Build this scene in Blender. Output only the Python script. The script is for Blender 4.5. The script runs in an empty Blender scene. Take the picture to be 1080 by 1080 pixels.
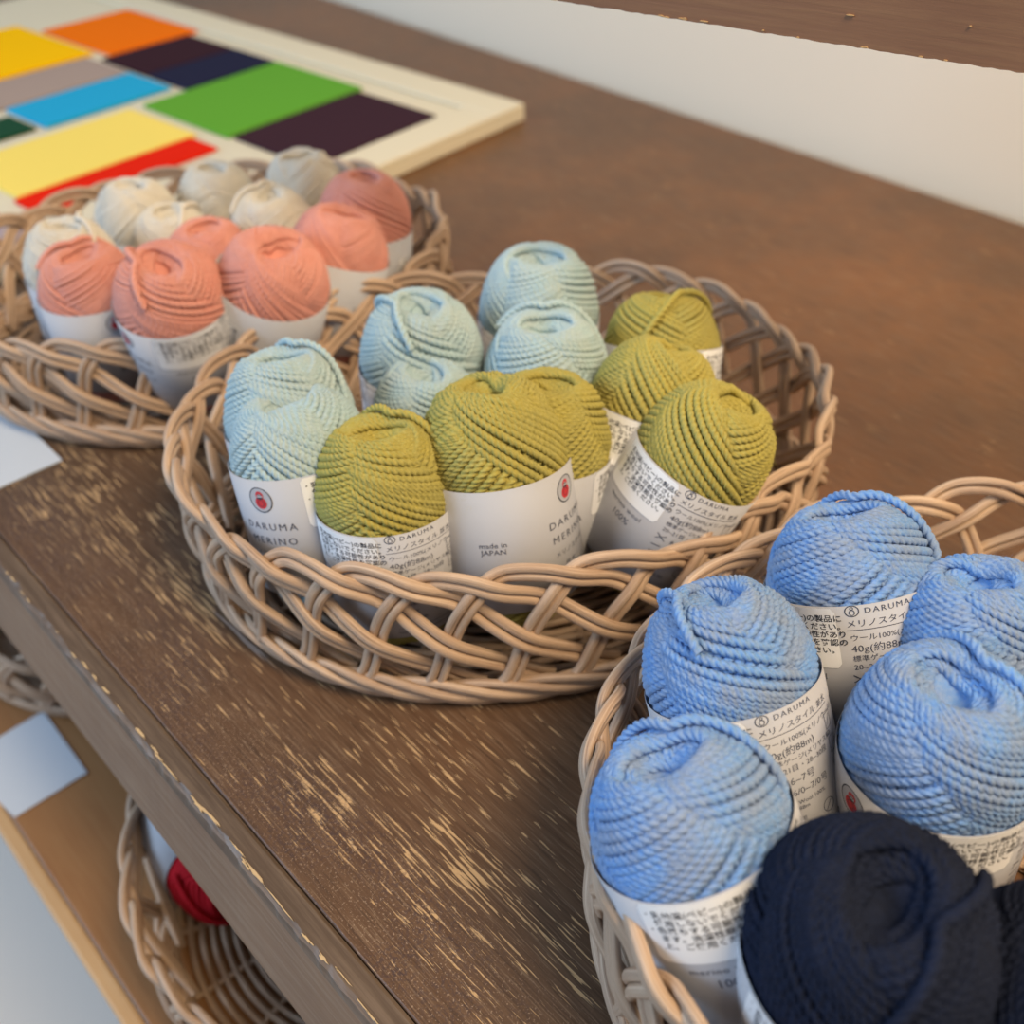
import bpy, bmesh, math, random
import numpy as np
from mathutils import Vector, Matrix
random.seed(7)
sc = bpy.context.scene
COL = sc.collection
H = 0.33
# ---------------------------------------------------------------- camera
PITCH, HEAD = math.radians(41.65), math.radians(44.28)
cf = Vector((-math.cos(HEAD), math.sin(HEAD), 0)); cr = Vector((math.sin(HEAD), math.cos(HEAD), 0)); Z = Vector((0, 0, 1))
cfw = cf * math.cos(PITCH) - Z * math.sin(PITCH); cup = cf * math.sin(PITCH) + Z * math.cos(PITCH)
cam_d = bpy.data.cameras.new('camera'); cam = bpy.data.objects.new('camera', cam_d); COL.objects.link(cam)
cam.matrix_world = Matrix(((cr.x, cup.x, -cfw.x, 0), (cr.y, cup.y, -cfw.y, 0), (cr.z, cup.z, -cfw.z, H), (0, 0, 0, 1)))
cam_d.sensor_width = 36; cam_d.lens = 36 * 1023 / 1080; cam_d.clip_start = 0.01
cam_d.dof.use_dof = True; cam_d.dof.focus_distance = 0.322; cam_d.dof.aperture_fstop = 7.6
sc.camera = cam
# ---------------------------------------------------------------- world, lights, exposure
w = bpy.data.worlds.new('world'); sc.world = w; w.use_nodes = True
w.node_tree.nodes['Background'].inputs[0].default_value = (0.90, 0.92, 1.0, 1); w.node_tree.nodes['Background'].inputs[1].default_value = 0.22
def area(name, loc, target, size, energy, color, sy=None):
    d = bpy.data.lights.new(name, 'AREA'); d.energy = energy; d.color = color; d.size = size
    if sy: d.shape = 'RECTANGLE'; d.size_y = sy
    o = bpy.data.objects.new(name, d); COL.objects.link(o); o.location = loc
    o.rotation_euler = (Vector(target) - Vector(loc)).to_track_quat('-Z', 'Y').to_euler()
    return o
area('window_light', (-1.3, -1.5, 1.0), (-0.3, 0.2, 0.05), 1.3, 38, (0.54, 0.75, 1.0), 1.0)
area('ceiling_light', (0.45, 0.20, 1.2), (-0.1, 0.75, 0.1), 0.5, 21, (1.0, 0.76, 0.48))
vs = sc.view_settings; sc.display_settings.display_device = 'sRGB'
vs.view_transform = 'Standard'; vs.look = 'None'; vs.gamma = 1; vs.use_curve_mapping = False; vs.exposure = 0.0

def px_at(x, y, z=0):                       # photo pixel -> point on the plane z (used for measuring)
    d = cr * (x - 540) + cup * (540 - y) + cfw * 1023
    t = (z - H) / d.z
    return Vector((d.x * t, d.y * t, z))

# ---------------------------------------------------------------- helpers
def srgb(h, a=1.0):
    h = h.lstrip('#'); v = [int(h[i:i + 2], 16) / 255 for i in (0, 2, 4)]
    return tuple(c / 12.92 if c <= .04045 else ((c + .055) / 1.055) ** 2.4 for c in v) + (a,)
def tag(o, label=None, cat=None, group=None, kind=None):
    for k, v in (('label', label), ('category', cat), ('group', group), ('kind', kind)):
        if v: o[k] = v
    return o
def empty(name, loc=(0, 0, 0), rz=0):
    o = bpy.data.objects.new(name, None); COL.objects.link(o); o.location = loc; o.rotation_euler = (0, 0, rz)
    o.empty_display_size = 0.02
    return o
def link(name, mesh, mats=(), parent=None, own=False):
    if not own:
        for m in mats:
            mesh.materials.append(m)
    o = bpy.data.objects.new(name, mesh); COL.objects.link(o)
    if parent: o.parent = parent
    return o
def np_mesh(name, V, Q, uv=None, smooth=True):
    me = bpy.data.meshes.new(name)
    V = np.asarray(V, np.float32); Q = np.asarray(Q, np.int32)
    me.vertices.add(len(V)); me.vertices.foreach_set('co', V.ravel())
    k = Q.shape[1]
    me.loops.add(Q.size); me.loops.foreach_set('vertex_index', Q.ravel())
    me.polygons.add(len(Q)); me.polygons.foreach_set('loop_start', np.arange(0, Q.size, k, dtype=np.int32))
    try: me.polygons.foreach_set('loop_total', np.full(len(Q), k, np.int32))
    except Exception: pass
    if smooth: me.polygons.foreach_set('use_smooth', np.ones(len(Q), bool))
    if uv is not None:
        l = me.uv_layers.new(name='UVMap'); l.data.foreach_set('uv', np.asarray(uv, np.float32)[Q.ravel()].ravel())
    me.update(calc_edges=True); me.validate()
    return me
def frames(P, closed=False):
    T = np.gradient(P, axis=0)
    if closed: T = (np.roll(P, -1, 0) - np.roll(P, 1, 0))
    T /= np.linalg.norm(T, axis=1)[:, None] + 1e-12
    return T
def tube(P, ref, r, prof=8, lobes=0, pitch=.006, depth=.15, closed=False, keep=None, twist0=0., phase=None):
    """tube along P; ref = approximate outward normal per point; returns V, Q, uv"""
    n = len(P); T = frames(P, closed)
    N = ref - (ref * T).sum(1)[:, None] * T; N /= np.linalg.norm(N, axis=1)[:, None] + 1e-12
    B = np.cross(T, N)
    s = np.concatenate([[0], np.cumsum(np.linalg.norm(np.diff(P, axis=0), axis=1))])
    a = np.linspace(0, 2 * np.pi, prof, endpoint=False)
    r = np.broadcast_to(r, (n,))
    if lobes:
        tw = 2 * np.pi * s / pitch + twist0
        A = a[None, :] + tw[:, None]
        rad = r[:, None] * (.70 + .34 * np.abs(np.cos(lobes * a / 2))[None, :] ** .8)
    else:
        A = np.broadcast_to(a[None, :], (n, prof)); rad = np.repeat(r[:, None], prof, 1)
    V = P[:, None, :] + rad[:, :, None] * (np.cos(A)[:, :, None] * N[:, None, :] + np.sin(A)[:, :, None] * B[:, None, :])
    idx = np.arange(n * prof).reshape(n, prof)
    i0 = idx if closed else idx[:-1]
    i1 = np.roll(idx, -1, 0) if closed else idx[1:]
    Q = np.stack([i0, np.roll(i0, -1, 1), np.roll(i1, -1, 1), i1], -1)
    if keep is not None:
        k = keep if closed else (keep[:-1] & keep[1:])
        Q = Q[k]
    uv = np.stack([np.repeat(s[:, None], prof, 1), np.repeat(a[None, :] / 6.2832, n, 0)], -1).reshape(-1, 2)
    return V.reshape(-1, 3), Q.reshape(-1, 4), uv
class Acc:
    def __init__(s): s.V = []; s.Q = []; s.U = []; s.n = 0
    def add(s, V, Q, U=None):
        s.V.append(V); s.Q.append(Q + s.n); s.U.append(U if U is not None else np.zeros((len(V), 2))); s.n += len(V)
    def mesh(s, name): return np_mesh(name, np.concatenate(s.V), np.concatenate(s.Q), np.concatenate(s.U))
def bm_mesh(name, bm, smooth=False):
    me = bpy.data.meshes.new(name); bm.normal_update(); bm.to_mesh(me); bm.free()
    if smooth:
        for p in me.polygons: p.use_smooth = True
    return me
def box_bm(x0, x1, y0, y1, z0, z1, bev=0.0, seg=2, bm=None):
    bm2 = bmesh.new(); bmesh.ops.create_cube(bm2, size=1)
    for v in bm2.verts:
        v.co = Vector(((x0 + x1) / 2 + v.co.x * (x1 - x0), (y0 + y1) / 2 + v.co.y * (y1 - y0), (z0 + z1) / 2 + v.co.z * (z1 - z0)))
    if bev: bmesh.ops.bevel(bm2, geom=bm2.edges[:], offset=bev, segments=seg, profile=.5, affect='EDGES')
    return bm2

# ---------------------------------------------------------------- materials
def mat(name, base=(0.5, 0.5, 0.5, 1), rough=.6, spec=.5, sheen=0):
    m = bpy.data.materials.new(name); m.use_nodes = True
    b = m.node_tree.nodes['Principled BSDF']
    b.inputs['Base Color'].default_value = base; b.inputs['Roughness'].default_value = rough
    b.inputs['Specular IOR Level'].default_value = spec
    if sheen: b.inputs['Sheen Weight'].default_value = sheen; b.inputs['Sheen Roughness'].default_value = .5
    return m, m.node_tree, b
def nd(nt, t, **kw):
    n = nt.nodes.new(t)
    for k, v in kw.items():
        if k.startswith('i_'): n.inputs[k[2:].replace('_', ' ')].default_value = v
        else: setattr(n, k, v)
    return n
def mixc(nt, fac, a, b, mode='MIX'):
    n = nt.nodes.new('ShaderNodeMix'); n.data_type = 'RGBA'; n.blend_type = mode
    for s, v in ((0, fac), (6, a), (7, b)):
        if isinstance(v, bpy.types.NodeSocket): nt.links.new(v, n.inputs[s])
        else: n.inputs[s].default_value = v
    return n.outputs[2]
def mth(nt, op, a, b=None, c=None, clamp=False):
    n = nt.nodes.new('ShaderNodeMath'); n.operation = op; n.use_clamp = clamp
    for s, v in enumerate((a, b, c)):
        if v is None: continue
        if isinstance(v, bpy.types.NodeSocket): nt.links.new(v, n.inputs[s])
        else: n.inputs[s].default_value = v
    return n.outputs[0]
def ramp(nt, v, x0, x1):
    n = nt.nodes.new('ShaderNodeMapRange'); n.interpolation_type = 'SMOOTHSTEP'
    nt.links.new(v, n.inputs[0]); n.inputs[1].default_value = x0; n.inputs[2].default_value = x1
    return n.outputs[0]
def coords(nt, scale=(1, 1, 1), kind='Object'):
    tc = nt.nodes.new('ShaderNodeTexCoord'); mp = nt.nodes.new('ShaderNodeMapping')
    mp.inputs['Scale'].default_value = scale; nt.links.new(tc.outputs[kind], mp.inputs[0])
    return mp.outputs[0], tc.outputs[kind]
def noise(nt, vec, scale, detail=4, rough=.6):
    n = nd(nt, 'ShaderNodeTexNoise'); n.inputs['Scale'].default_value = scale; n.inputs['Detail'].default_value = detail
    n.inputs['Roughness'].default_value = rough; nt.links.new(vec, n.inputs['Vector'])
    return n.outputs[0]
def bump(nt, b, h, dist, strength=1.0):
    n = nt.nodes.new('ShaderNodeBump'); n.inputs['Distance'].default_value = dist; n.inputs['Strength'].default_value = strength
    nt.links.new(h, n.inputs['Height']); nt.links.new(n.outputs[0], b.inputs['Normal'])

def yarn_mat(name, c1, c2, c3, sheen=.3):
    m, nt, b = mat(name, rough=.85, spec=.2, sheen=sheen)
    v, _ = coords(nt, (1, 1, 1), 'UV')
    vo, _ = coords(nt)
    n1 = noise(nt, vo, 70, 3); n2 = noise(nt, vo, 900, 4, .7)
    f1 = ramp(nt, n1, .35, .65); f2 = ramp(nt, n2, .35, .7)
    c = mixc(nt, f1, c1, c2); c = mixc(nt, mth(nt, 'MULTIPLY', f2, .55), c, c3)
    nt.links.new(c, b.inputs['Base Color'])
    b.inputs['Sheen Tint'].default_value = c3
    mp = nd(nt, 'ShaderNodeMapping'); mp.inputs['Scale'].default_value = (500, 14, 1); nt.links.new(v, mp.inputs[0])
    bump(nt, b, noise(nt, mp.outputs[0], 1.5, 4, .7), .0004, .5)
    return m
YARN = dict(
    mint=yarn_mat('mint_wool', srgb('#a3bfc8'), srgb('#adc0c2'), srgb('#c2d2d6')),
    olive=yarn_mat('olive_wool', srgb('#ab9f4e'), srgb('#a29a55'), srgb('#c0b670')),
    blue=yarn_mat('blue_wool', srgb('#6a9cdb'), srgb('#8497b8'), srgb('#9fb4d2')),
    navy=yarn_mat('navy_wool', srgb('#151c30'), srgb('#121829'), srgb('#1f2943'), .04),
    cream=yarn_mat('cream_wool', srgb('#d8d2c4'), srgb('#d2ccc0'), srgb('#e4dfd4')),
    coral=yarn_mat('coral_wool', srgb('#d8988a'), srgb('#d48f80'), srgb('#e6ab9e')),
    red=yarn_mat('red_wool', srgb('#b3101f'), srgb('#a80f1c'), srgb('#c22230')),
)
paper, nt, b = mat('label_paper', srgb('#b4b6bd'), .62, .3)
v, _ = coords(nt); bump(nt, b, noise(nt, v, 700, 3), .0001, .25)
white_paper, nt, b = mat('white_sticker_paper', srgb('#f1f3f6'), .45, .4)
ink = mat('grey_blue_ink', srgb('#4a4e5e'), .6)[0]
ink_dark = mat('dark_ink', srgb('#2b2e3a'), .6)[0]
red_ink = mat('red_ink', srgb('#c8323a'), .6)[0]
skin_ink = mat('pale_face_ink', srgb('#d9cfcb'), .6)[0]

def rattan_mat(name, a, c, d, e='#7d5c46'):
    m, nt, b = mat(name, rough=.55, spec=.4)
    tc = nd(nt, 'ShaderNodeTexCoord'); mp = nd(nt, 'ShaderNodeMapping'); mp.inputs['Scale'].default_value = (22, 14, 1)
    nt.links.new(tc.outputs['UV'], mp.inputs[0])
    st = noise(nt, mp.outputs[0], 1.0, 5, .65)
    mp2 = nd(nt, 'ShaderNodeMapping'); mp2.inputs['Scale'].default_value = (14, .4, 1); nt.links.new(tc.outputs['UV'], mp2.inputs[0])
    bl = noise(nt, mp2.outputs[0], 1.0, 3)
    col = mixc(nt, ramp(nt, bl, .36, .64), srgb(a), srgb(c))
    col = mixc(nt, mth(nt, 'MULTIPLY', ramp(nt, st, .45, .62), .75), col, srgb(d))
    col = mixc(nt, mth(nt, 'MULTIPLY', ramp(nt, st, .40, .33), .75), col, srgb(e))
    nt.links.new(col, b.inputs['Base Color'])
    bump(nt, b, st, .0008, .6)
    return m
rattan = rattan_mat('rattan_rod', '#a98d77', '#bca087', '#d3bba3', '#6f574a')

# painted, worn table wood; grain along X
def wood(name, dark, mid, grey, chip, wear_and_light=True, along=0, rough=.42):
    m, nt, b = mat(name, rough=rough, spec=.5)
    sc1 = [1.0, 1.0, 1.0]; sc1[along] = .045
    vg, vo = coords(nt, tuple(sc1))
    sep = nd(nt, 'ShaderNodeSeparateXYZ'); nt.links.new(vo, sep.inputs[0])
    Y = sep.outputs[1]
    fine = noise(nt, vg, 420, 4, .7)
    broad = noise(nt, vo, 6, 4)
    col = mixc(nt, ramp(nt, broad, .35, .7), srgb(dark), srgb(mid))
    col = mixc(nt, mth(nt, 'MULTIPLY', ramp(nt, fine, .35, .75), .45), col, srgb(grey))
    hgt = mth(nt, 'MULTIPLY', fine, .35)
    if wear_and_light:                                 # warm light from the back painted into the colour: oranger rear, greyer front
        light_falloff = mth(nt, 'SUBTRACT', 1.0, ramp(nt, mth(nt, 'ADD', Y, mth(nt, 'MULTIPLY', broad, .12)), .16, .52))
        col = mixc(nt, mth(nt, 'MULTIPLY', light_falloff, .75), col, mixc(nt, ramp(nt, fine, .3, .7), srgb('#47392e'), srgb('#5f4c3d')))
    rg = None
    if wear_and_light:
        # short chipped dashes along the grain, thickest in a band behind the front edge
        sc2 = (55, 950, 950)
        mp = nd(nt, 'ShaderNodeMapping'); mp.inputs['Scale'].default_value = sc2
        nt.links.new(vo, mp.inputs[0])
        dash = noise(nt, mp.outputs[0], 1.0, 2.0, .5)
        patch = noise(nt, vo, 16, 5, .65)
        mp3 = nd(nt, 'ShaderNodeMapping'); mp3.inputs['Scale'].default_value = (6, 60, 1); nt.links.new(vo, mp3.inputs[0])
        streak = noise(nt, mp3.outputs[0], 1.0, 4, .6)
        band = mth(nt, 'MULTIPLY', ramp(nt, Y, .060, .085), mth(nt, 'SUBTRACT', 1.0, ramp(nt, Y, .115, .24)))
        m1 = mth(nt, 'ADD', mth(nt, 'MULTIPLY', band, .115), mth(nt, 'MULTIPLY', mth(nt, 'SUBTRACT', patch, .5), .42))
        m1 = mth(nt, 'ADD', m1, mth(nt, 'MULTIPLY', mth(nt, 'SUBTRACT', streak, .5), .30))
        t = mth(nt, 'ADD', dash, m1)
        ch = ramp(nt, t, .725, .745)
        col = mixc(nt, ch, col, srgb(chip))
        mpf = nd(nt, 'ShaderNodeMapping'); mpf.inputs['Scale'].default_value = (45, 1700, 1700); nt.links.new(vo, mpf.inputs[0])
        thin = noise(nt, mpf.outputs[0], 1.0, 2, .5)
        col = mixc(nt, mth(nt, 'MULTIPLY', ramp(nt, thin, .56, .66), .38), col, srgb('#8d7863'))
        col = mixc(nt, mth(nt, 'MULTIPLY', ramp(nt, thin, .44, .36), .6), col, srgb('#3b2a1e'))
        col = mixc(nt, ch, col, srgb(chip))
        # dark grimy stipple near the seam
        st = noise(nt, vo, 700, 3, .7)
        sb = mth(nt, 'MULTIPLY', ramp(nt, Y, .06, .07), mth(nt, 'SUBTRACT', 1.0, ramp(nt, Y, .085, .115)))
        stip = mth(nt, 'MULTIPLY', mth(nt, 'MULTIPLY', sb, ramp(nt, patch, .38, .6)), ramp(nt, st, .45, .6))
        col = mixc(nt, mth(nt, 'MULTIPLY', stip, .7), col, srgb('#3c3036'))
        st2 = noise(nt, vo, 1100, 3, .7)
        col = mixc(nt, mth(nt, 'MULTIPLY', mth(nt, 'MULTIPLY', sb, ramp(nt, st2, .58, .66)), .8), col, srgb('#ab9480'))
        hgt = mth(nt, 'SUBTRACT', hgt, mth(nt, 'MULTIPLY', ch, .5))
        rr = nd(nt, 'ShaderNodeMapRange'); nt.links.new(ch, rr.inputs[0]); rr.inputs[3].default_value = rough; rr.inputs[4].default_value = .75
        nt.links.new(rr.outputs[0], b.inputs['Roughness'])
    nt.links.new(col, b.inputs['Base Color'])
    bump(nt, b, hgt, .0006, .7)
    return m
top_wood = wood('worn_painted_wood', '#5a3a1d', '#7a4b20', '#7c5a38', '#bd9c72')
strip_wood = wood('dark_edge_wood', '#463a31', '#5a4a3d', '#8a7868', '#c0a67c', wear_and_light=False)
fascia_wood = wood('grey_fascia_wood', '#664832', '#7c5c42', '#96806a', '#c0a67c', wear_and_light=False, rough=.55)
lower_wood = wood('warm_shelf_wood', '#8a5f38', '#93683f', '#a07a50', '#c0a67c', wear_and_light=False, rough=.5)
edge_wood = wood('pale_worn_wood', '#b48f64', '#c09c70', '#cdb088', '#c0a67c', wear_and_light=False, rough=.6)
rail_wood = wood('brown_plank_wood', '#7c5840', '#866047', '#94704f', '#b48a60', wear_and_light=False, rough=.55)
def flat(name, hexc, rough=.7, bsc=300, bd=.0003):
    m, nt, b = mat(name, srgb(hexc), rough, .3); v, _ = coords(nt); bump(nt, b, noise(nt, v, bsc, 4), bd, .4); return m
chip_paint = flat('bare_cream_chip', '#c0a782', .7)
wall_m = flat('wall_plaster', '#f0e6d4', .9, 60)
floor_m = flat('floor_concrete', '#e8e2da', .8, 20)
card_m = flat('card_paper', '#c3ccd8', .5)

# ---------------------------------------------------------------- the setting
def struct(name, me, m):
    return tag(link(name, me, [m]), kind='structure')
struct('floor', bm_mesh('floor', box_bm(-5, 3, -4, .95, -.82, -.80)), floor_m)
struct('wall_back', bm_mesh('wall_back', box_bm(-5, 3, .80, .95, -.80, 2.2)), wall_m)

# the tiered display table
YF = .0525
table = tag(empty('display_table', (-.6, .4, -.80)), 'brown painted wooden display table with worn chipped top and a lower shelf', 'table')
def tpart(name, me, m, parent=None):
    o = link(name, me, [m] if not isinstance(m, (list, tuple)) else m)
    o.parent = parent or table
    o.matrix_parent_inverse = Matrix.Translation((.6, -.4, .80)) if (parent is None) else Matrix()
    return o
SEAM = .0645
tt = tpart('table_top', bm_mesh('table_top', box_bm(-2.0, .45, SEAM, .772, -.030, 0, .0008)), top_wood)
# front strip with slanting worn fascia
bm = bmesh.new()
random.seed(3)
xs = np.arange(-2.0, .4501, .004)
prof_rows = []
sm = 0
for x in xs:
    sm = sm * .75 + random.uniform(-1, 1) * .0006
    pr = [(SEAM - .0004, -.0006), (SEAM - .0016, 0.0), (YF + .0032 + sm, 0.0), (YF + .0012 + sm, -.0007 - abs(sm) * .4), (YF, -.0034 - abs(sm)), (YF - .0085, -.043), (YF - .006, -.045), (SEAM - .0004, -.045)]
    prof_rows.append([bm.verts.new((x, p[0], p[1])) for p in pr])
for a, c in zip(prof_rows[:-1], prof_rows[1:]):
    for i in range(len(a)):
        j = (i + 1) % len(a); f = bm.faces.new((a[i], a[j], c[j], c[i]))
        f.material_index = 1 if i in (4, 5) else 0
bm.faces.new(prof_rows[0][::-1]); bm.faces.new(prof_rows[-1])
bmesh.ops.recalc_face_normals(bm, faces=bm.faces[:])
tpart('edge_strip', bm_mesh('edge_strip', bm), [strip_wood, fascia_wood])
# bare wood chipped along the front arris: ragged flakes lying just in the corner
bm = bmesh.new()
random.seed(11)
def flake(cx, cy, L, W, z=.00025):
    n = 12; vs_ = []
    for i in range(n):
        a = 2 * math.pi * i / n; rr = random.uniform(.35, 1.3)
        vs_.append((cx + L / 2 * math.cos(a) * rr, cy + W / 2 * math.sin(a) * rr))
    top = [bm.verts.new((p[0], p[1], z)) for p in vs_]; bot = [bm.verts.new((p[0], p[1], -.0003)) for p in vs_]
    bm.faces.new(top)
    for i in range(n): bm.faces.new((bot[i], bot[(i + 1) % n], top[(i + 1) % n], top[i]))
x = -1.0
while x < .2:
    near = max(0, min(1, (x + .36) / .16))
    L = random.uniform(.002, .008 + .015 * near); 
    if random.random() < .55 + .3 * near:
        flake(x, YF + .0026 + random.uniform(0, .0014), L, random.uniform(.0004, .0010 + .0010 * near * random.random()))
    x += L * random.uniform(.5, 1.4) + (.004 if near < .4 else 0)
tpart('chipped_edge', bm_mesh('chipped_edge', bm), chip_paint)['kind'] = 'stuff'
# long pale gouge on the top
bm = bmesh.new()
a, c = px_at(234, 652), px_at(286, 700)
flake((a.x + c.x) / 2, (a.y + c.y) / 2, .052, .0022)
for v_ in bm.verts:
    u = (v_.co.x - a.x) / (c.x - a.x); v_.co.y += (c.y - a.y) * (u - .5)
tpart('gouge_mark', bm_mesh('gouge_mark', bm), flat('pale_gouge', '#a39084', .8))
tpart('lower_shelf', bm_mesh('lower_shelf', box_bm(-2.0, .45, .004, .76, -.222, -.200, .001)), lower_wood)
tpart('shelf_edge', bm_mesh('shelf_edge', box_bm(-2.0, .45, -.006, .0036, -.224, -.199, .002)), edge_wood)
for x0 in (-1.98, .36):
    for y0 in (.075, .68):
        tpart('leg', bm_mesh('leg', box_bm(x0, x0 + .06, y0, y0 + .06, -.80, -.2225, .002)), rail_wood)
        tpart('post', bm_mesh('post', box_bm(x0, x0 + .06, y0, y0 + .06, -.1998, -.0302, .002)), rail_wood)

# plank crossing above the table, carried by two posts beyond the frame
PB = Vector((-.2817, .2949, .2297)); ED = Vector((-.9646, -.2636, 0)); ang = math.atan2(-ED.y, -ED.x)
rail = tag(empty('overhead_plank', (PB.x, PB.y, 0), ang), 'dark brown wooden plank crossing the top right corner above the baskets', 'plank')
bm = box_bm(-.16, .50, 0, .018, PB.z, PB.z + .12, 0)
bmesh.ops.subdivide_edges(bm, edges=[e for e in bm.edges if abs(e.verts[0].co.x - e.verts[1].co.x) > .1], cuts=260, use_grid_fill=True)
random.seed(5)
off = {}
for v_ in bm.verts:
    k = round(v_.co.x, 4)
    if k not in off: off[k] = random.uniform(-.0004, .0004) + (-.001 if random.random() < .04 else 0)
    if v_.co.z < PB.z + .001: v_.co.z += abs(off[k])
link('board', bm_mesh('board', bm), [rail_wood], rail)
bm = bmesh.new()
random.seed(21)
for i in range(34):
    cx = random.uniform(-.1, .30); L = random.uniform(.0006, .004)
    n = 8; cz = PB.z + random.uniform(.0004, .0010)
    if i > 27: cz = PB.z + random.uniform(.003, .02); L *= .8
    top = [bm.verts.new((cx + L / 2 * math.cos(6.283 * j / n) * random.uniform(.6, 1.1), -.0006, cz + .00022 * math.sin(6.283 * j / n))) for j in range(n)]
    bot = [bm.verts.new((t_.co.x, .0004, t_.co.z)) for t_ in top]
    bm.faces.new(top[::-1])
    for j in range(n): bm.faces.new((top[j], top[(j + 1) % n], bot[(j + 1) % n], bot[j]))
link('chipped_edge', bm_mesh('chipped_edge', bm), [flat('plank_chip', '#b79468', .7)], rail)['kind'] = 'stuff'
for x0 in (.45,):
    link('post', bm_mesh('post', box_bm(x0, x0 + .03, .0182, .045, 0.0005, PB.z + .11, .001)), [rail_wood], rail)

# ---------------------------------------------------------------- yarn balls
L_SK, R_SK = .106, .0300
RL = .0282                 # paper band radius
Z0, Z1 = .0210, .0710      # paper band reach
def ball_mesh(seed, k=3, N=30, rs=.0016, stray=1, holes=(62, 80), L=L_SK):
    rng = np.random.default_rng(seed)
    hh = L / 2
    acc = Acc()
    def surf(lat, phi, grow):
        cl, sl = np.cos(lat), np.sin(lat)
        n = 2.6
        s = 1 / ((np.abs(cl)) ** n + (np.abs(sl)) ** n) ** (1 / n)
        rho, z = s * cl, s * sl
        rr = (R_SK - .0012 - rs) * rho + grow * np.clip(rho * 3, 0, 1); zz = (hh - .002 - rs) * z
        zz = zz + np.sign(z) * grow * np.abs(sl) ** 2
        zz = zz - np.sign(z) * np.exp(-(rr / .0072) ** 2) * .009
        zz = zz + hh
        e = .008
        def sst(x): x = np.clip(x, 0, 1); return x * x * (3 - 2 * x)
        inz = sst((zz - (Z0 - e)) / e) * sst(((Z1 + e) - zz) / e)
        rmax = RL - .0005 - rs
        rr = np.where(rr > rmax, rr + (rmax - rr) * inz, rr)
        return np.stack([rr * np.cos(phi), rr * np.sin(phi), zz], -1)
    def smooth_noise(x, per, amp):
        m_ = int(np.max(x) / per) + 4; r_ = rng.normal(0, amp, m_); g = x / per; i = np.floor(g).astype(int); f = g - i; f = f * f * (3 - 2 * f)
        return r_[i] * (1 - f) + r_[i + 1] * f
    def keepz(P): return ~((P[:, 2] > Z0 + .005) & (P[:, 2] < Z1 - .005))
    kept = []
    for layer in range(2):
        n_cyc = N if layer else N - 4
        t = np.linspace(0, 2 * np.pi * n_cyc, n_cyc * 200)
        cyc = t / (2 * np.pi)
        phi = rng.uniform(0, 6.28) + (k + 1 / n_cyc) * t + smooth_noise(cyc, 1.3, .028)
        u = t - np.pi / 2
        s1 = np.sin(u) * .97; lat01 = .55 * (2 / np.pi * np.arcsin(s1)) + .45 * np.sin(u)
        lo, hi = holes if layer else (70, 84)
        A = np.radians(.5 * (lo + hi) + .5 * (hi - lo) * np.sin(2 * np.pi * cyc / n_cyc * 2 + rng.uniform(0, 6.28)) + smooth_noise(cyc, 4, 2.0))
        off = rng.uniform(.02, .10)
        lat = A * lat01
        asc = np.cos(u); dirn = np.clip(asc * 2.2, -1, 1)
        ph_w = phi
        region = np.tanh(3.0 * np.sin(2 * ph_w + 2.2 * lat + rng.uniform(0, 6.28)) + 1.3 * np.sin(ph_w + 5 * lat + rng.uniform(0, 6.28)))
        grow = (-.0026 if layer == 0 else -.0002) + .00085 * region * dirn + smooth_noise(cyc, .35, .00016)
        P = surf(lat, phi, grow)
        s = np.concatenate([[0], np.cumsum(np.linalg.norm(np.diff(P, axis=0), axis=1))])
        ss = np.arange(0, s[-1], .00085)
        P = np.stack([np.interp(ss, s, P[:, i]) for i in range(3)], -1)
        # keep only what can be seen: not under the paper
        ref = P - np.array([0, 0, hh]); ref[:, 2] *= .35; top = np.clip((np.abs(P[:, 2] - hh) - .036) / .014, 0, 1)[:, None]
        ref = ref / np.linalg.norm(ref, axis=1)[:, None] * (1 - top * .5) + np.sign(P[:, 2] - hh)[:, None] * np.array([0, 0, 1.]) * top
        kz = keepz(P)
        if layer == 0: kz &= (np.hypot(P[:, 0], P[:, 1]) < .024)
        V, Q, U = tube(P, ref, rs * (1 + .06 * np.sin(ss * 40 + seed)), prof=12, lobes=3, pitch=.0074, depth=.2, keep=kz)
        acc.add(V, Q, U)
        if layer: kept = P[kz]
    for q in range(stray):
        a0 = rng.uniform(0, 6.28)
        tt_ = np.linspace(0, 1, 140)
        lat_ = np.radians(4 + 70 * np.sin(np.pi * (tt_ * .75 + .08)) ** .8)
        Ps = surf(lat_, a0 + 2.4 * tt_, .0012 + rs)
        V, Q, U = tube(Ps, Ps - np.array([0, 0, hh]), rs, prof=12, lobes=3, pitch=.0082, depth=.2, keep=Ps[:, 2] > Z1 - .002)
        acc.add(V, Q, U)
    la = np.linspace(-np.pi / 2, np.pi / 2, 40); ph = np.linspace(0, 2 * np.pi, 32, endpoint=False)
    G = surf(la[:, None] + 0 * ph[None, :], ph[None, :] + 0 * la[:, None], -.0026).reshape(-1, 3)
    idx = np.arange(40 * 32).reshape(40, 32)
    Q = np.stack([idx[:-1], np.roll(idx[:-1], -1, 1), np.roll(idx[1:], -1, 1), idx[1:]], -1).reshape(-1, 4)
    acc.add(G, Q)
    nf = 4200
    pick = rng.integers(0, len(kept), nf); base = kept[pick]
    nf = len(base)
    nrm = base - np.array([0, 0, hh]); nrm[:, 2] *= .5; nrm /= np.linalg.norm(nrm, axis=1)[:, None]
    tan = rng.normal(0, 1, (nf, 3)); tan -= (tan * nrm).sum(1)[:, None] * nrm; tan /= np.linalg.norm(tan, axis=1)[:, None]
    b2 = rng.normal(0, 1, (nf, 3))
    Lf = rng.uniform(.0015, .005, nf)[:, None]
    side = np.cross(nrm, tan) * .000022
    pts = []
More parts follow.
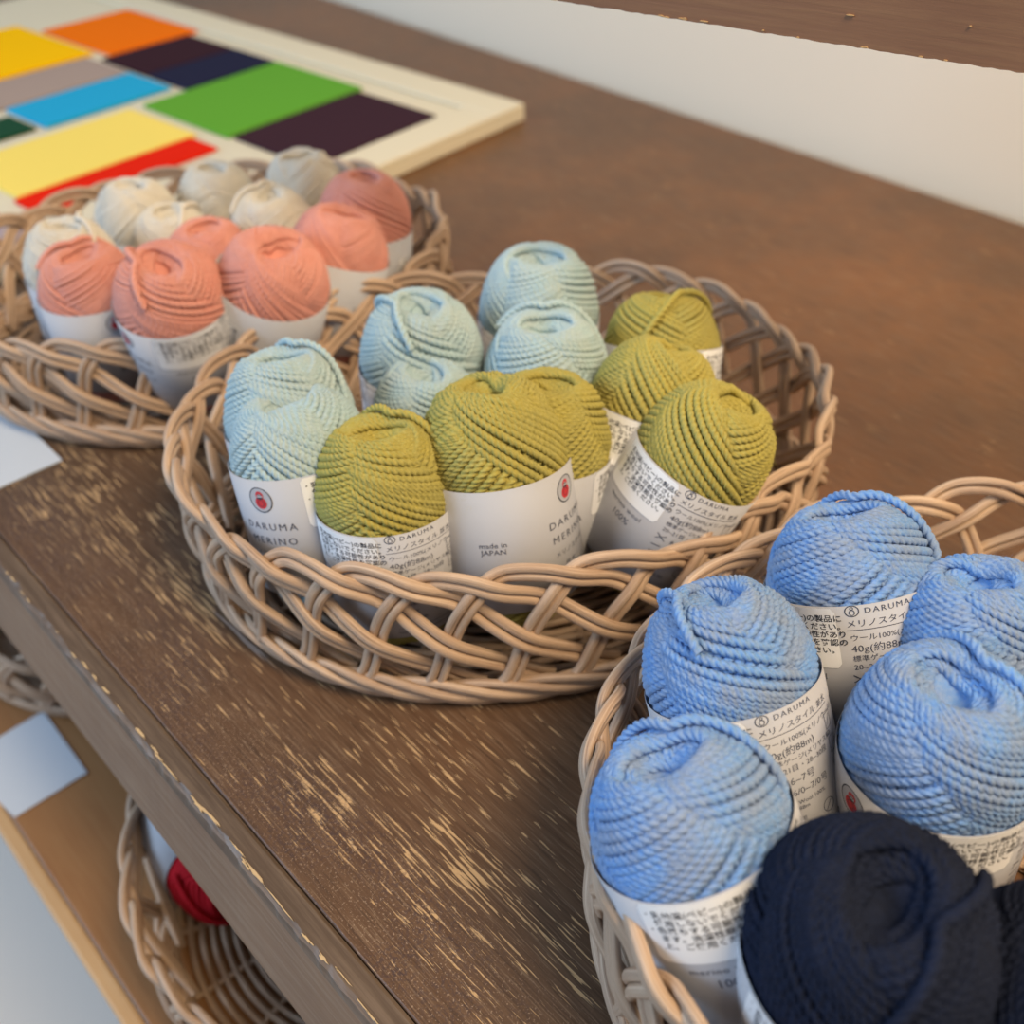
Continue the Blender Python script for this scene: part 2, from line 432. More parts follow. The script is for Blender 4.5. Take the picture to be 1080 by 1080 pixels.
    for u in (0, .33, .66, 1.):
        c_ = base + nrm * rs * .8 + (nrm * (.55 * u - .30 * u * u) + tan * u) * Lf + b2 * (.0005 * u * u)
        pts += [c_ - side * (1.2 - u), c_ + side * (1.2 - u)]
    VV = np.stack(pts, 1).reshape(-1, 3)
    base_i = (np.arange(nf) * 8)[:, None, None]
    QQ = (base_i + np.array([[0, 1, 3, 2], [2, 3, 5, 4], [4, 5, 7, 6]])[None]).reshape(-1, 4)
    acc.add(VV, QQ)
    return acc.mesh('yarn_ball')
BALLS = [ball_mesh(1, 3, 33, stray=1), ball_mesh(2, 2, 42, stray=0, holes=(66, 84)), ball_mesh(5, 3, 35, stray=1, holes=(64, 78)), ball_mesh(9, 3, 34, stray=0),
         ball_mesh(14, 3, 33, stray=1, L=.098), ball_mesh(17, 2, 41, stray=0, holes=(66, 82), L=.098)]
BALL_L = [L_SK] * 4 + [.098] * 2

# ---------------------------------------------------------------- paper band and printing
CIRC = 2 * math.pi * RL    # ~157 mm
def rad_at(u):             # the band overlaps itself a little at the seam
    return RL + .0005 * (u / CIRC)
def wrap(V, off):
    """V: (u, v, depth) flat on the unrolled band -> on the cylinder"""
    a = V[:, 0] / RL; r = rad_at(V[:, 0]) + off + V[:, 2]
    return np.stack([r * np.cos(a), r * np.sin(a), V[:, 1] + Z0], -1)
def band_mesh():
    n = 120; us = np.linspace(-.001, CIRC + .002, n); vsn = [0, (Z1 - Z0) / 2, Z1 - Z0]
    Vo = np.array([(u, v_, 0) for u in us for v_ in vsn]); Vo2 = Vo.copy(); Vo2[:, 2] = -.00018
    V = np.concatenate([wrap(Vo, 0), wrap(Vo2, 0)]); m_ = len(Vo); Q = []
    for i in range(n - 1):
        for j in range(2):
            a = i * 3 + j; Q.append((a, a + 3, a + 4, a + 1)); Q.append((m_ + a, m_ + a + 1, m_ + a + 4, m_ + a + 3))
        a = i * 3; Q.append((a, m_ + a, m_ + a + 3, a + 3)); a += 2; Q.append((a, a + 3, m_ + a + 3, m_ + a))
    for i in (0, n - 1):
        for j in range(2):
            a = i * 3 + j; Q.append((a, a + 1, m_ + a + 1, m_ + a) if i == 0 else (a, m_ + a, m_ + a + 1, a + 1))
    return np_mesh('paper_band', V, Q)
cjk = None
def text_geo(s, size, x, y, align='LEFT', rot=0, space=1.0, lspace=1.0, bold=0):
    """text converted to a flat mesh: returns verts (mm->m) and faces, baseline origin at x, y"""
    cu = bpy.data.curves.new('t', 'FONT'); cu.body = s; cu.size = size; cu.align_x = align; cu.space_character = space; cu.space_line = lspace
    cu.offset = bold; cu.resolution_u = 2
    o = bpy.data.objects.new('t', cu); COL.objects.link(o)
    dg = bpy.context.evaluated_depsgraph_get(); dg.update()
    me = bpy.data.meshes.new_from_object(o.evaluated_get(dg))
    V = np.array([v_.co[:] for v_ in me.vertices]).reshape(-1, 3); Fs = [tuple(p.vertices) for p in me.polygons]
    bpy.data.objects.remove(o); bpy.data.meshes.remove(me); bpy.data.curves.remove(cu)
    c_, s_ = math.cos(rot), math.sin(rot)
    W = V.copy(); W[:, 0] = x + V[:, 0] * c_ - V[:, 1] * s_; W[:, 1] = y + V[:, 0] * s_ + V[:, 1] * c_; W[:, 2] = 0
    return W, Fs
class Flat:
    def __init__(s): s.V = []; s.F = []; s.M = []; s.n = 0
    def add(s, V, Fs, mi=0, dz=0.):
        V = np.array(V, float).reshape(-1, 3); V[:, 2] += dz
        s.V.append(V); s.F += [tuple(i + s.n for i in f) for f in Fs]; s.M += [mi] * len(Fs); s.n += len(V)
    def text(s, *a, mi=0, dz=0., **k): s.add(*text_geo(*a, **k), mi=mi, dz=dz)
    def rect(s, x0, x1, y0, y1, mi=0, dz=0., nx=8, rot=0):
        V = []; Fs = []
        for i in range(nx + 1):
            x = x0 + (x1 - x0) * i / nx; V += [(x, y0, 0), (x, y1, 0)]
        for i in range(nx): Fs.append((2 * i, 2 * i + 2, 2 * i + 3, 2 * i + 1))
        s.add(V, Fs, mi, dz)
    def ell(s, cx, cy, a, b, mi=0, dz=0., n=28):
        V = [(cx, cy, 0)] + [(cx + a * math.cos(6.2832 * i / n), cy + b * math.sin(6.2832 * i / n), 0) for i in range(n)]
        s.add(V, [(0, 1 + i, 1 + (i + 1) % n) for i in range(n)], mi, dz)
    def ring(s, cx, cy, a, b, w_, mi=0, dz=0., n=40):
        V = []
        for i in range(n):
            c_, s_ = math.cos(6.2832 * i / n), math.sin(6.2832 * i / n)
            V += [(cx + a * c_, cy + b * s_, 0), (cx + (a - w_) * c_, cy + (b - w_) * s_, 0)]
        s.add(V, [(2 * i, 2 * ((i + 1) % n), 2 * ((i + 1) % n) + 1, 2 * i + 1) for i in range(n)], mi, dz)
    def line(s, x0, y0, x1, y1, w_, mi=0, dz=0.):
        d = Vector((x1 - x0, y1 - y0)).normalized(); p = Vector((-d.y, d.x)) * w_ / 2
        n = 6; V = []; Fs = []
        for i in range(n + 1):
            x = x0 + (x1 - x0) * i / n; y = y0 + (y1 - y0) * i / n; V += [(x - p.x, y - p.y, 0), (x + p.x, y + p.y, 0)]
        for i in range(n): Fs.append((2 * i, 2 * i + 2, 2 * i + 3, 2 * i + 1))
        s.add(V, Fs, mi, dz)
    def mesh(s, name, off, wrapped=True):
        V = np.concatenate(s.V)
        if wrapped: V[:, 0] *= CIRC / .157; V = wrap(V, off)
        me = bpy.data.meshes.new(name); me.from_pydata([tuple(v_) for v_ in V], [], s.F)
        for p, m_ in zip(me.polygons, s.M): p.material_index = m_
        me.update(); return me
mm = .001
T = Flat()
T.text('made in\nJAPAN', 2.9 * mm, 37 * mm, 28 * mm, align='CENTER', lspace=.95)
ORIGIN = T; T = Flat()
T.text('DARUMA', 4.1 * mm, 56.2 * mm, 29.3 * mm, space=1.33)
T.text('MERINO', 4.1 * mm, 57 * mm, 23.2 * mm, space=1.33)
T.text('メリノスタイル', 2.5 * mm, 57.5 * mm, 17.6 * mm, space=1.1)
T.text('並太', 2.9 * mm, 61.5 * mm, 12.2 * mm, space=1.1)
TITLE = T; T = Flat()
T.text('merino wool', 2.9 * mm, 87 * mm, 25.5 * mm, space=1.12)
T.text('100%', 3.9 * mm, 92 * mm, 20.6 * mm)
WOOL = T; T = Flat()
X0 = 111 * mm
T.ring(X0 + 1.9 * mm, 48.3 * mm, 1.9 * mm, 1.9 * mm, .28 * mm); T.ring(X0 + 1.9 * mm, 47.8 * mm, .8 * mm, 1.0 * mm, .25 * mm, n=16); T.ring(X0 + 1.9 * mm, 49.2 * mm, .5 * mm, .5 * mm, .2 * mm, n=12)
T.text('DARUMA', 2.6 * mm, X0 + 5 * mm, 47.3 * mm, space=1.25)
T.text('メリノスタイル 並太', 2.7 * mm, X0, 43.2 * mm)
T.rect(X0, X0 + 25 * mm, 41.9 * mm, 42.15 * mm)
T.text('ウール100%(メリノウール)', 2.35 * mm, X0 + .5 * mm, 38.6 * mm)
T.text('40g(約88m)', 3.2 * mm, X0 + .5 * mm, 34.8 * mm)
T.text('標準ゲージ(メリヤス編)', 2.2 * mm, X0 + .5 * mm, 31.8 * mm)
T.text('20~21目・28~30段', 2.4 * mm, X0 + .5 * mm, 28.9 * mm)
T.line(X0, 24.6 * mm, X0 + 3.6 * mm, 27 * mm, .35 * mm); T.line(X0, 27 * mm, X0 + 3.6 * mm, 24.6 * mm, .35 * mm)
T.text('6~7号', 3.2 * mm, X0 + 5.5 * mm, 24.6 * mm)
T.line(X0, 21.4 * mm, X0 + 3.6 * mm, 21.7 * mm, .4 * mm)
T.text('6/0~7/0号', 3.0 * mm, X0 + 5.5 * mm, 20.6 * mm)
T.text('Merino Wool 100%\n96yard/88m', 1.9 * mm, X0 + .5 * mm, 17.4 * mm)
T.ring(X0 + 16 * mm, 12 * mm, 2.2 * mm, 2.2 * mm, .22 * mm); T.line(X0 + 14.6 * mm, 10.5 * mm, X0 + 17.4 * mm, 13.5 * mm, .22 * mm)
T.text('標準使用\n糸量\n(メリヤス編)', 1.9 * mm, X0 + .5 * mm, 11.6 * mm)
T.rect(X0, X0 + 25 * mm, 4.5 * mm, 4.7 * mm)
T.text('http://www.daruma-ito.co.jp/', 1.75 * mm, X0, 2.3 * mm)
# wash symbols box and vertical bar code
for k in range(3):
    y = (18 + 8 * k) * mm; x = X0 + 22.3 * mm
    for q in ((x, y, x + 3.4 * mm, y), (x, y, x, y + 5 * mm), (x + 3.4 * mm, y, x + 3.4 * mm, y + 5 * mm), (x, y + 5 * mm, x + 3.4 * mm, y + 5 * mm), (x + .6 * mm, y + 1 * mm, x + 2.8 * mm, y + 4 * mm)): T.line(*q, .22 * mm)
random.seed(2)
y = 14 * mm
while y < 40 * mm:
    h_ = random.choice((.2, .35, .6)) * mm; T.rect(X0 + 30 * mm, X0 + 37 * mm, y, y + h_, nx=4); y += h_ + random.choice((.25, .4, .5)) * mm
PRINTS = [t_.mesh(n_, .00012) for t_, n_ in ((ORIGIN, 'origin_text'), (TITLE, 'title_text'), (WOOL, 'fibre_text'), (T, 'information_text'))]
# emblem: ring with a small red round-bottomed doll
T = Flat()
lx, ly = 66 * mm, 42 * mm
T.ell(lx, ly, 4.3 * mm, 5.0 * mm, 1, 0)
T.ring(lx, ly, 4.5 * mm, 5.2 * mm, .38 * mm, 0, .00003)
T.ell(lx, ly - 1.2 * mm, 2.3 * mm, 2.5 * mm, 2, .00005); T.ell(lx, ly + 1.9 * mm, 1.5 * mm, 1.7 * mm, 2, .00005)
T.ell(lx, ly + 1.6 * mm, 1.05 * mm, .9 * mm, 1, .00008, 16)
T.rect(lx - .8 * mm, lx + .8 * mm, ly + 1.95 * mm, ly + 2.25 * mm, 0, .00010, nx=2)
T.ell(lx, ly + .75 * mm, 1.3 * mm, .4 * mm, 0, .00011, 16)
for sx in (-1, 1): T.ell(lx + sx * .4 * mm, ly + 1.65 * mm, .16 * mm, .16 * mm, 0, .00010, 8)
T.ring(lx, ly - 1.3 * mm, 1.3 * mm, 1.5 * mm, .2 * mm, 0, .00009, 20)
EMBLEM = T.mesh('emblem', .00012)
# care sticker
def rounded(x0, x1, y0, y1, r, n=5):
    pts = []
    for cx, cy, a0 in ((x1 - r, y1 - r, 0), (x0 + r, y1 - r, 90), (x0 + r, y0 + r, 180), (x1 - r, y0 + r, 270)):
        for i in range(n + 1):
            a = math.radians(a0 + 90 * i / n); pts.append((cx + r * math.cos(a), cy + r * math.sin(a)))
    return pts
def sticker_face(T, x0, x1, y0, y1, r, mi, dz):
    # column strips so that it bends round the band
    n = 26; V = []; Fs = []
    for i in range(n + 1):
        x = x0 + (x1 - x0) * i / n
        e = min(x - x0, x1 - x); c_ = 0 if e >= r else r - math.sqrt(max(0, r * r - (r - e) ** 2))
        V += [(x, y0 + c_, 0), (x, y1 - c_, 0)]
    for i in range(n): Fs.append((2 * i, 2 * i + 2, 2 * i + 3, 2 * i + 1))
    T.add(V, Fs, mi, dz)
T = Flat()
sx0 = 81 * mm
sticker_face(T, sx0, sx0 + 27.5 * mm, 29.5 * mm, 49.5 * mm, 1.6 * mm, 0, .00005)
T.text('・乳幼児(ベビー)の製品に\n　使用しないでください。\n・色落ちする可能性があり\n　ます。洗濯性能を確認の\n　上、ご使用ください。', 2.45 * mm, sx0 + .6 * mm, 45.3 * mm, mi=1, dz=.0001, lspace=1.08, bold=.00004)
STICKER = T.mesh('care_sticker', .00015)
T = Flat()
sticker_face(T, 2.5 * mm, 9.5 * mm, 17 * mm, 38 * mm, .8 * mm, 0, .00005)
y = 19 * mm; random.seed(4)
while y < 36 * mm:
    h_ = random.choice((.2, .35, .6)) * mm; T.rect(5.8 * mm, 8.6 * mm, y, y + h_, 1, .0001, nx=3); y += h_ + random.choice((.3, .4, .6)) * mm
T.rect(3.6 * mm, 4.6 * mm, 22 * mm, 34 * mm, 1, .0001, nx=2)
BARTAG = T.mesh('bar_code_sticker', .00015)
BAND = band_mesh()
for me, ms in ((BAND, [paper]), *[(p_, [ink]) for p_ in PRINTS], (EMBLEM, [ink_dark, paper, red_ink]), (STICKER, [white_paper, ink_dark]), (BARTAG, [white_paper, ink_dark])):
    for m_ in ms: me.materials.append(m_)
for me in BALLS: me.materials.append(YARN['mint'])

CAMP = Vector((0, 0, H))
def skein(px, py, tr, tf, colour, u_c, label, group, scale=1.0, ball=0, zt_add=0.0, floor_z=.006, detail=True, flipz=False, spin_ball=None, top=None, slack=.002):
    """skein whose top end centre stands at photo pixel (px, py); tr, tf = lean right / away; u_c = mm of the band facing the lens"""
    ax = (cr * tr + cf * tf + Z).normalized()
    Ls, rs_ = BALL_L[ball] * scale, R_SK * scale
    zt = Ls * ax.z + rs_ * math.sqrt(max(0, 1 - ax.z ** 2)) + floor_z + zt_add
    Tp = px_at(px, py, zt) if top is None else Vector(top)
    B = Tp - ax * Ls
    bc = {GM: BASKET_M, GR: BASKET_R, GL: BASKET_L}[group]
    for _ in range(3):
        d = (B - Vector((bc[0] + BOX, bc[1] + BOY, B.z))).xy.to_3d(); d.rotate(Matrix.Rotation(-bc[4], 3, 'Z'))
        ex, ey = bc[2] * bc[6] - RL * scale + slack, bc[3] * bc[6] - RL * scale + slack
        nn = math.hypot(d.x / ex, d.y / ey)
        if nn <= 1: break
        d /= nn; d.rotate(Matrix.Rotation(bc[4], 3, 'Z')); nb = Vector((bc[0] + BOX + d.x, bc[1] + BOY + d.y, B.z))
        ax = (Tp - nb).normalized()
        zt = Ls * ax.z + rs_ * math.sqrt(max(0, 1 - ax.z ** 2)) + floor_z + zt_add
        Tp = px_at(px, py, zt); B = Tp - ax * Ls
    q = Z.rotation_difference(ax)
    mid = B + ax * (.042 * scale)
    toc = q.inverted() @ (CAMP - mid)
    spin = math.atan2(toc.y, toc.x) - (u_c * mm) * (CIRC / .157) / RL
    root = empty('yarn_skein', B); root.rotation_mode = 'QUATERNION'
    from mathutils import Quaternion
    root.rotation_quaternion = q @ Quaternion((0, 0, 1), spin); root.scale = (scale,) * 3
    tag(root, label, 'yarn', group)
    bo = link('yarn_ball', BALLS[ball % len(BALLS)], (), root, own=True)
    bo.material_slots[0].link = 'OBJECT'; bo.material_slots[0].material = YARN[colour]
    bo.rotation_euler = (0, 0, (spin_ball if spin_ball is not None else random.uniform(0, 6.28)))
    pb = link('paper_band', BAND, (), root, own=True)
    if detail:
        [link(p_.name, p_, (), pb, own=True) for p_ in PRINTS]; link('emblem', EMBLEM, (), pb, own=True)
        link('care_sticker', STICKER, (), pb, own=True); link('bar_code_sticker', BARTAG, (), pb, own=True)
    return root
# centre x, y, half widths of the rim, turn, rim height, base / rim
BOX, BOY = .009, -.003      # the foot sits a little off the rim's centre
BASKET_M = (-.271, .263, .120, .154, -.45, .070, .94)
BASKET_R = (-.006, .252, .121, .156, -.42, .070, .95)
BASKET_L = (-.522, .247, .115, .147, -.45, .064, .94)
random.seed(12)
GM = 'skeins in the middle basket'; GR = 'skeins in the near right basket'; GL = 'skeins in the far left basket'
SK = [
 (300, 404, .0, .38, 'mint', 84, 'pale mint wool skein at front left of middle basket, round emblem showing on its band', GM, dict(ball=5, scale=1.05)),
 (290, 362, -.10, .26, 'mint', 20, 'mint skein leaning at far left of middle basket, behind the emblem-fronted mint one', GM, dict(ball=0, scale=1.0)),
 (440, 308, 0, 0, 'mint', 140, 'upright mint skein with hollow swirled top against the left back rim', GM, dict(ball=2, scale=1.04)),
 (570, 258, 0, 0, 'mint', 140, 'mint skein rearmost in the middle basket, beside the back olive skein', GM, dict(ball=3, scale=1.07)),
 (447, 381, 0, 0, 'mint', 140, 'small mint skein top ringed by mint and olive ones in the middle of the basket', GM, dict(ball=3, scale=.90)),
 (577, 328, 0, 0, 'mint', 140, 'mint skein directly in front of the rearmost mint one, touching two olive skeins', GM, dict(ball=2, scale=1.02)),
 (394, 440, -.04, .16, 'olive', 114, 'olive skein at front left with hollow top, printed text and white sticker on band', GM, dict(ball=0, scale=1.0)),
 (508, 391, -.14, .42, 'olive', 42, 'large olive skein at the front, plain grey band reading made in JAPAN with emblem', GM, dict(ball=1, scale=1.07)),
 (580, 390, .05, .15, 'olive', 60, 'olive skein mostly hidden behind the large front one', GM, dict(ball=3, scale=1.0)),
 (712, 352, .30, .42, 'olive', 100, 'olive skein leaning right behind the tilted sticker-fronted one', GM, dict(ball=1, scale=1.0)),
 (702, 300, .02, .45, 'olive', 64, 'olive skein at the back right of middle basket with emblem on grey band', GM, dict(ball=4, scale=1.0)),
 (786, 412, .30, .36, 'olive', 108, 'olive skein tilted hard right against the basket rim, white Japanese sticker on band', GM, dict(ball=3, scale=1.0, slack=-.008)),
 (885, 524, -.25, .55, 'blue', 114, 'heathered blue skein at the back of the right basket, loose strand across its right side', GR, dict(ball=4, scale=1.06)),
 (745, 610, -.32, .50, 'blue', 108, 'blue skein with loose strand, leaning left beside the rim, second from the front', GR, dict(ball=2, scale=1.0)),
 (1030, 592, -.25, .30, 'blue', 80, 'blue skein cut by the right edge of the photo, behind the open-topped blue one', GR, dict(ball=1, scale=1.0)),
 (1012, 704, -.12, .05, 'blue', 84, 'blue skein with open swirled top at right, above the navy skein', GR, dict(ball=2, scale=1.04)),
 (690, 782, -.45, .38, 'blue', 101, 'bright blue skein at front left of right basket, white sticker low on its band', GR, dict(ball=4, scale=1.04)),
 (948, 934, -.08, -.10, 'navy', 96, 'dark navy skein seen from above at bottom right, round top with hollow centre', GR, dict(ball=2, scale=1.1)),
 (1170, 1000, 0, 0, 'navy', 96, 'second navy skein cut off by the bottom right corner', GR, dict(ball=1, scale=1.04)),
 (62, 228, 0, .05, 'cream', 40, 'cream skein leftmost in the far basket', GL, dict(ball=0, scale=.92)),
 (135, 186, 0, .05, 'cream', 40, 'cream skein at the back left of far basket, in front of the red swatch', GL, dict(ball=1, scale=.90)),
 (175, 214, 0, 0, 'cream', 40, 'cream skein in the middle of the far basket behind three coral ones', GL, dict(ball=2, scale=.88)),
 (222, 168, 0, .05, 'cream', 40, 'cream skein rearmost but one, second of the back row in far basket', GL, dict(ball=3, scale=.90)),
 (281, 196, 0, 0, 'cream', 40, 'cream skein left of the two coral ones at the right end', GL, dict(ball=0, scale=.92)),
 (315, 155, 0, .05, 'cream', 40, 'cream skein furthest back in the far basket', GL, dict(ball=1, scale=.92)),
 (80, 258, 0, -.02, 'coral', 60, 'coral pink skein at front left of far basket', GL, dict(ball=4, scale=.96)),
 (165, 266, .0, -.02, 'coral', 96, 'coral pink skein with loose crossing strands at the front of far basket', GL, dict(ball=4, scale=1.05, spin_ball=2.2)),
 (213, 230, 0, 0, 'coral', 20, 'coral skein tucked behind the two front coral ones', GL, dict(ball=3, scale=.90)),
 (296, 250, .05, .35, 'coral', 20, 'coral skein with a wide bare pale band, third from the left in front row', GL, dict(ball=5, scale=1.05)),
 (368, 214, .08, .35, 'coral', 20, 'coral skein with pale band at the right end of far basket', GL, dict(ball=5, scale=1.0)),
 (384, 176, .08, .1, 'coral', 140, 'coral skein at the back right of far basket against the rim', GL, dict(ball=3, scale=.98)),
]
for s_ in SK:
    skein(*s_[:8], **s_[8])

# ---------------------------------------------------------------- baskets
def basket(name, spec, N, m_, label, z0=0.0, cat='basket', seed=1, rod=.0020):
    cx, cy, ax_, ay, rot, hgt, kb = spec
    bx, by = ax_ * kb, ay * kb
    hgt = hgt - rod * 2
    rng = np.random.default_rng(seed)
    root = tag(empty(name, (cx, cy, z0), rot), label, cat, 'woven rattan baskets')
    ph0 = rng.uniform(0, 6.28)
    def P(th, h, off):
        """point on basket wall: angle, height 0..1, radial offset"""
        hc = np.clip(h, 0, 1); w_ = hc + .45 * np.sin(np.pi * hc)
        X = (bx + (ax_ - bx) * w_ + off) * np.cos(th); Y = (by + (ay - by) * w_ + off) * np.sin(th)
        ob = Vector((BOX, BOY, 0)); ob.rotate(Matrix.Rotation(-rot, 3, 'Z'))
        X = X + ob.x * (1 - hc); Y = Y + ob.y * (1 - hc)
        return np.stack([X, Y, rod * 2.2 + np.asarray(h) * hgt], -1)
    arcs = Acc()
    pitch = 2 * np.pi / N
    # one stake: steep rise, bend at the rim, long slanting fall to the foot
    ks = np.array([-.10, .05, .28, .62, 1.1, 1.7, 2.4, 3.2, 4.0, 4.6]); kh = np.array([.02, .22, .56, .85, .98, .98, .84, .56, .26, .04])
    sd = np.linspace(ks[0], ks[-1], 400); hd = np.interp(sd, ks, kh)
    for _ in range(3): hd = np.convolve(np.pad(hd, 14, 'edge'), np.ones(29) / 29, 'valid')
    ip = int(np.argmax(hd)); sp = sd[ip]
    ca, cd = [], []
    for k in range(1, 5):                    # where the rise of stake i meets the fall of stake i-k
        sa = sd[:ip]; diff = hd[:ip] - np.interp(sa + k, sd, hd); j = np.where(np.diff(np.sign(diff)))[0]
        if len(j): ca.append((sa[j[0]], (-1) ** k)); cd.append((sa[j[0]] + k, -(-1) ** k))
    pts = sorted(ca + cd); wx = np.array([p_[0] for p_ in pts]); wy = np.array([p_[1] for p_ in pts], float)
    for i in range(N):
        n = 110; s = np.linspace(sd[0], sd[-1], n)
        hj = 1 + rng.normal(0, .035); sj = rng.normal(0, .07)
        th = ph0 + (i + s + sj * np.sin(np.pi * np.clip(s / 4.6, 0, 1)) * 1.4) * pitch
        h = np.interp(s, sd, hd) * hj
        f = np.interp(s, wx, wy); f = np.convolve(np.pad(f, 4, 'edge'), np.ones(9) / 9, 'valid')
        off = rod * 1.5 * f
        C = P(th, h, off)
        ref = np.stack([np.cos(th) / bx, np.sin(th) / by, 0 * th], -1); ref /= np.linalg.norm(ref, axis=1)[:, None]
        Tn = frames(C); S_ = np.cross(Tn, ref); S_ /= np.linalg.norm(S_, axis=1)[:, None]
        for q in (-1, 1):
            rr = rod * (1 + rng.normal(0, .07))
            wob = (rod * (1.0 + .10 * np.sin(s * 2.1 + rng.uniform(0, 6))))[:, None]
            Pp = C + S_ * q * wob + ref * (rng.normal(0, .0004))
            Pp[:, 2] = np.maximum(Pp[:, 2], rod * 1.15)
            V, Q, U = tube(Pp, ref, rr * (1 + .05 * np.sin(s * 5 + rng.uniform(0, 6))), prof=9)
            arcs.add(V, Q, U + rng.uniform(0, 9, 2))
    # braided foot: pairs of rods waving in and out round the base
    foot = Acc()
    th = np.linspace(0, 2 * np.pi, 700, endpoint=False)
    ref = np.stack([np.cos(th), np.sin(th), 0 * th], -1)
    nb = N // 3
    for k in range(4):
        d = k * 2 * np.pi / 4
        for q in (-1, 1):
            a = nb * th + d
            C = P(th, (.085 + .07 * np.cos(a)), rod * (1.6 + 1.2 * np.sin(a)))
            C[:, 2] += q * rod * .8; C += ref * (q * rod * .35)
            C[:, 2] = np.maximum(C[:, 2], rod * 1.1)
            V, Q, U = tube(C, ref, rod * .95, prof=8, closed=True)
            foot.add(V, Q, U + rng.uniform(0, 9, 2))
    # woven bottom: rings and spokes
    bot = Acc()
    for k in range(22):
        f_ = (k + 1) / 23.
        C = np.stack([bx * f_ * np.cos(th[::4]), by * f_ * np.sin(th[::4]), rod * 1.6 + rod * .45 * np.sin(th[::4] * 20 + np.pi * (k % 2))], -1)
        V, Q, U = tube(C, np.tile([0, 0, 1.], (len(C), 1)), rod * .95, prof=6, closed=True); bot.add(V, Q, U)
    for k in range(20):
        a = 2 * np.pi * k / 20; t_ = np.linspace(.03, 1.0, 40)
        C = np.stack([bx * t_ * math.cos(a), by * t_ * math.sin(a), rod * 1.5 + 0 * t_], -1)
        V, Q, U = tube(C, np.tile([0, 0, 1.], (40, 1)), rod * .8, prof=6); bot.add(V, Q, U)
    link('rim_arches', arcs.mesh('rim_arches'), [m_], root)
    link('braided_foot', foot.mesh('braided_foot'), [m_], root)
    ob = Vector((BOX, BOY, 0)); ob.rotate(Matrix.Rotation(-rot, 3, 'Z'))
    link('woven_bottom', bot.mesh('woven_bottom'), [m_], root).location = ob
    return root
basket('wicker_basket', BASKET_M, 31, rattan, 'woven rattan basket in the middle of the table holding mint and olive skeins', seed=3)
basket('wicker_basket', BASKET_R, 31, rattan, 'woven rattan basket at bottom right holding blue and navy skeins', seed=8)
basket('wicker_basket', BASKET_L, 30, rattan, 'blurred rattan basket at far left holding cream and coral skeins', seed=5)
basket('wicker_basket', (-.255, .163, .132, .145, -.15, .066, .92), 26, rattan, 'shallow rattan basket on the lower shelf with a red skein inside', z0=-.2, seed=6)
basket('wicker_basket', (-.560, .140, .110, .110, 0, .060, .86), 22, rattan, 'rattan basket at the left end of the lower shelf, edge just in view', z0=-.2, seed=7)

# ---------------------------------------------------------------- cards
def card(pts, z, label, th=.0008):
    c_ = sum((Vector(p) for p in pts), Vector()) / 4
    bm = bmesh.new(); base = [bm.verts.new((p[0] - c_.x, p[1] - c_.y, 0)) for p in pts]
    f_ = bm.faces.new(base); r_ = bmesh.ops.extrude_face_region(bm, geom=[f_])
    for v_ in r_['geom']:
        if isinstance(v_, bmesh.types.BMVert): v_.co.z += th
    bmesh.ops.recalc_face_normals(bm, faces=bm.faces[:])
    o = link('price_card', bm_mesh('price_card', bm), [card_m]); o.location = (c_.x, c_.y, z + .0003)
    return tag(o, label, 'card', 'paper cards lying on the shelves')
card([(-.556, .079, 0), (-.466, .079, 0), (-.466, .113, 0), (-.530, .113, 0)][:0] or [(-.556, .060, 0), (-.467, .060, 0), (-.466, .113, 0), (-.532, .113, 0)], 0, 'white paper card on the table top at the left edge below the far basket')
card([(-.501, .051 - .055, 0), (-.437, .051 - .046, 0), (-.436, .051, 0), (-.501, .052, 0)], -.2, 'white paper card lying on the lower shelf')

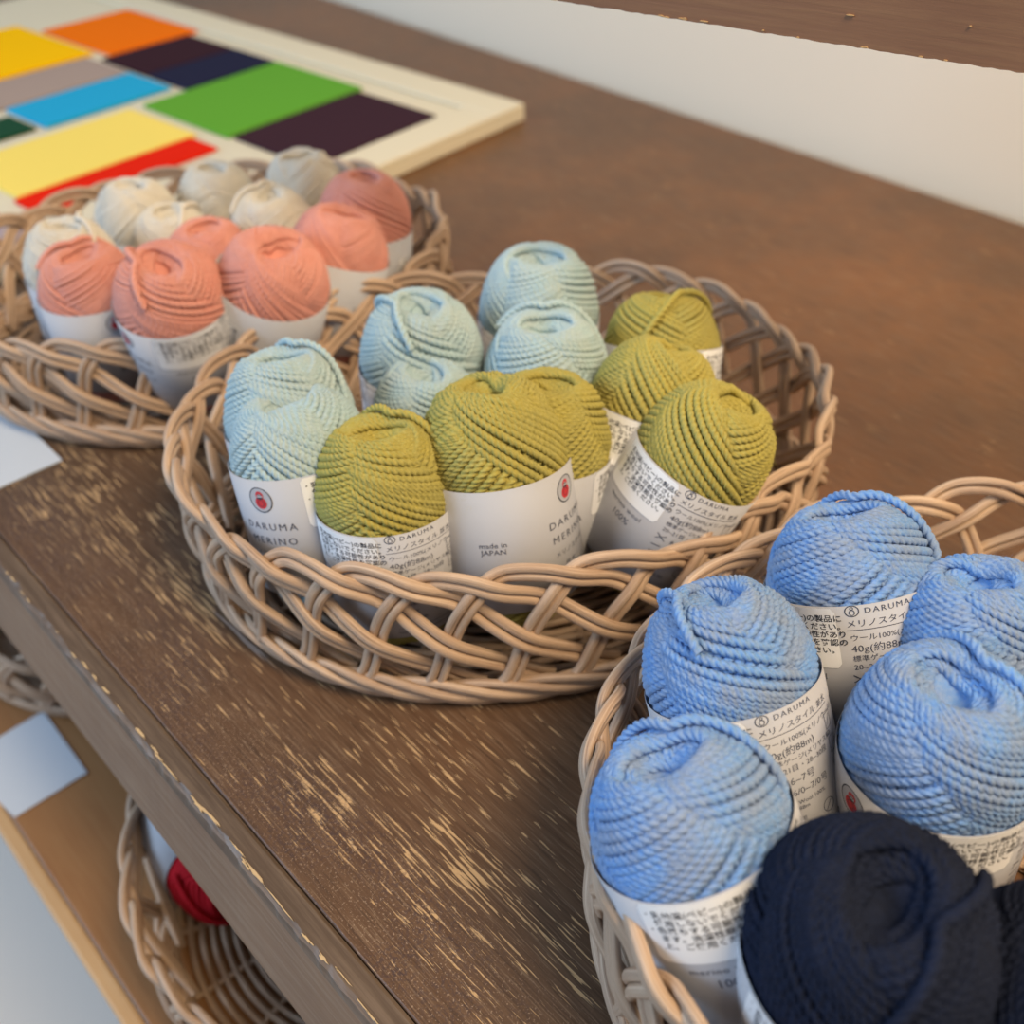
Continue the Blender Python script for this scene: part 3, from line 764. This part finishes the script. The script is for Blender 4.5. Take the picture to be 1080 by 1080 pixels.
# ---------------------------------------------------------------- colour sample board
C0 = Vector((-.652, .648, 0)); e1 = Vector((-.994, -.113, 0)).normalized(); e2 = Vector((.113, -.994, 0)).normalized()
brd = tag(empty('sample_board', C0), 'cream framed board of bright colour swatches lying at the back left of the table', 'sample board')
def local_box(a0, a1, b0, b1, z0, z1, bev):
    bm = box_bm(a0, a1, b0, b1, z0, z1, bev)
    for v_ in bm.verts: v_.co = e1 * v_.co.x + e2 * v_.co.y + Vector((0, 0, v_.co.z))
    bmesh.ops.recalc_face_normals(bm, faces=bm.faces[:])
    return bm
cream_m = flat('cream_board', '#ded5bd', .7)
link('backing', bm_mesh('backing', local_box(0, .72, -.005, .255, .0005, .011, .001)), [cream_m], brd)
link('backing', bm_mesh('backing', local_box(.085, .72, .2552, .56, .0005, .011, .001)), [cream_m], brd)
for q in ((0, .72, -.005, .035), (0, .040, .036, .225)):
    link('frame', bm_mesh('frame', local_box(*q, .0112, .016, .0015)), [cream_m], brd)
sw = [('#3c2530', .046, .148, .066, .215), ('#62a336', .152, .276, .056, .218), ('#23253f', .280, .345, .056, .165), ('#38202a', .347, .424, .056, .165),
      ('#f57608', .430, .562, .040, .150), ('#ffc400', .450, .600, .158, .270), ('#a8958c', .368, .440, .172, .310), ('#26a6d6', .296, .364, .172, .305),
      ('#f7dd70', .178, .276, .232, .400), ('#e5240c', .138, .175, .240, .405), ('#1f4a35', .300, .345, .312, .405), ('#f7dd70', .450, .6, .28, .40),
      ('#a99aa0', .095, .170, .425, .540)]
for i, (c_, a0, a1, b0, b1) in enumerate(sw):
    m_, nt, b_ = mat('swatch_felt', srgb(c_), .9, .08, 0)
    v_, _ = coords(nt); bump(nt, b_, noise(nt, v_, 300, 3), .0005, .5)
    link('swatch', bm_mesh('swatch', local_box(a0, a1, b0, b1, .0112, .0145, .001)), [m_], brd)

# red skein in the lower basket and cream ones in its neighbour
def low_skein(P_, ax_, colour, label, group, ball, u_c=40):
    ax_ = Vector(ax_).normalized(); root = empty('yarn_skein', P_); root.rotation_mode = 'QUATERNION'
    from mathutils import Quaternion
    root.rotation_quaternion = Z.rotation_difference(ax_) @ Quaternion((0, 0, 1), 0); tag(root, label, 'yarn', group)
    bo = link('yarn_ball', BALLS[ball], (), root, own=True); bo.material_slots[0].link = 'OBJECT'; bo.material_slots[0].material = YARN[colour]
    link('paper_band', BAND, (), root, own=True)
GB = 'skeins on the lower shelf'
low_skein((-.368, .080, -.155), (1, -.12, .04), 'red', 'red skein with pale band lying in the lower basket', GB, 0)
low_skein((-.510, .115, -.165), (-1, .2, .02), 'cream', 'cream skein lying in the basket at the left end of the lower shelf', GB, 1)
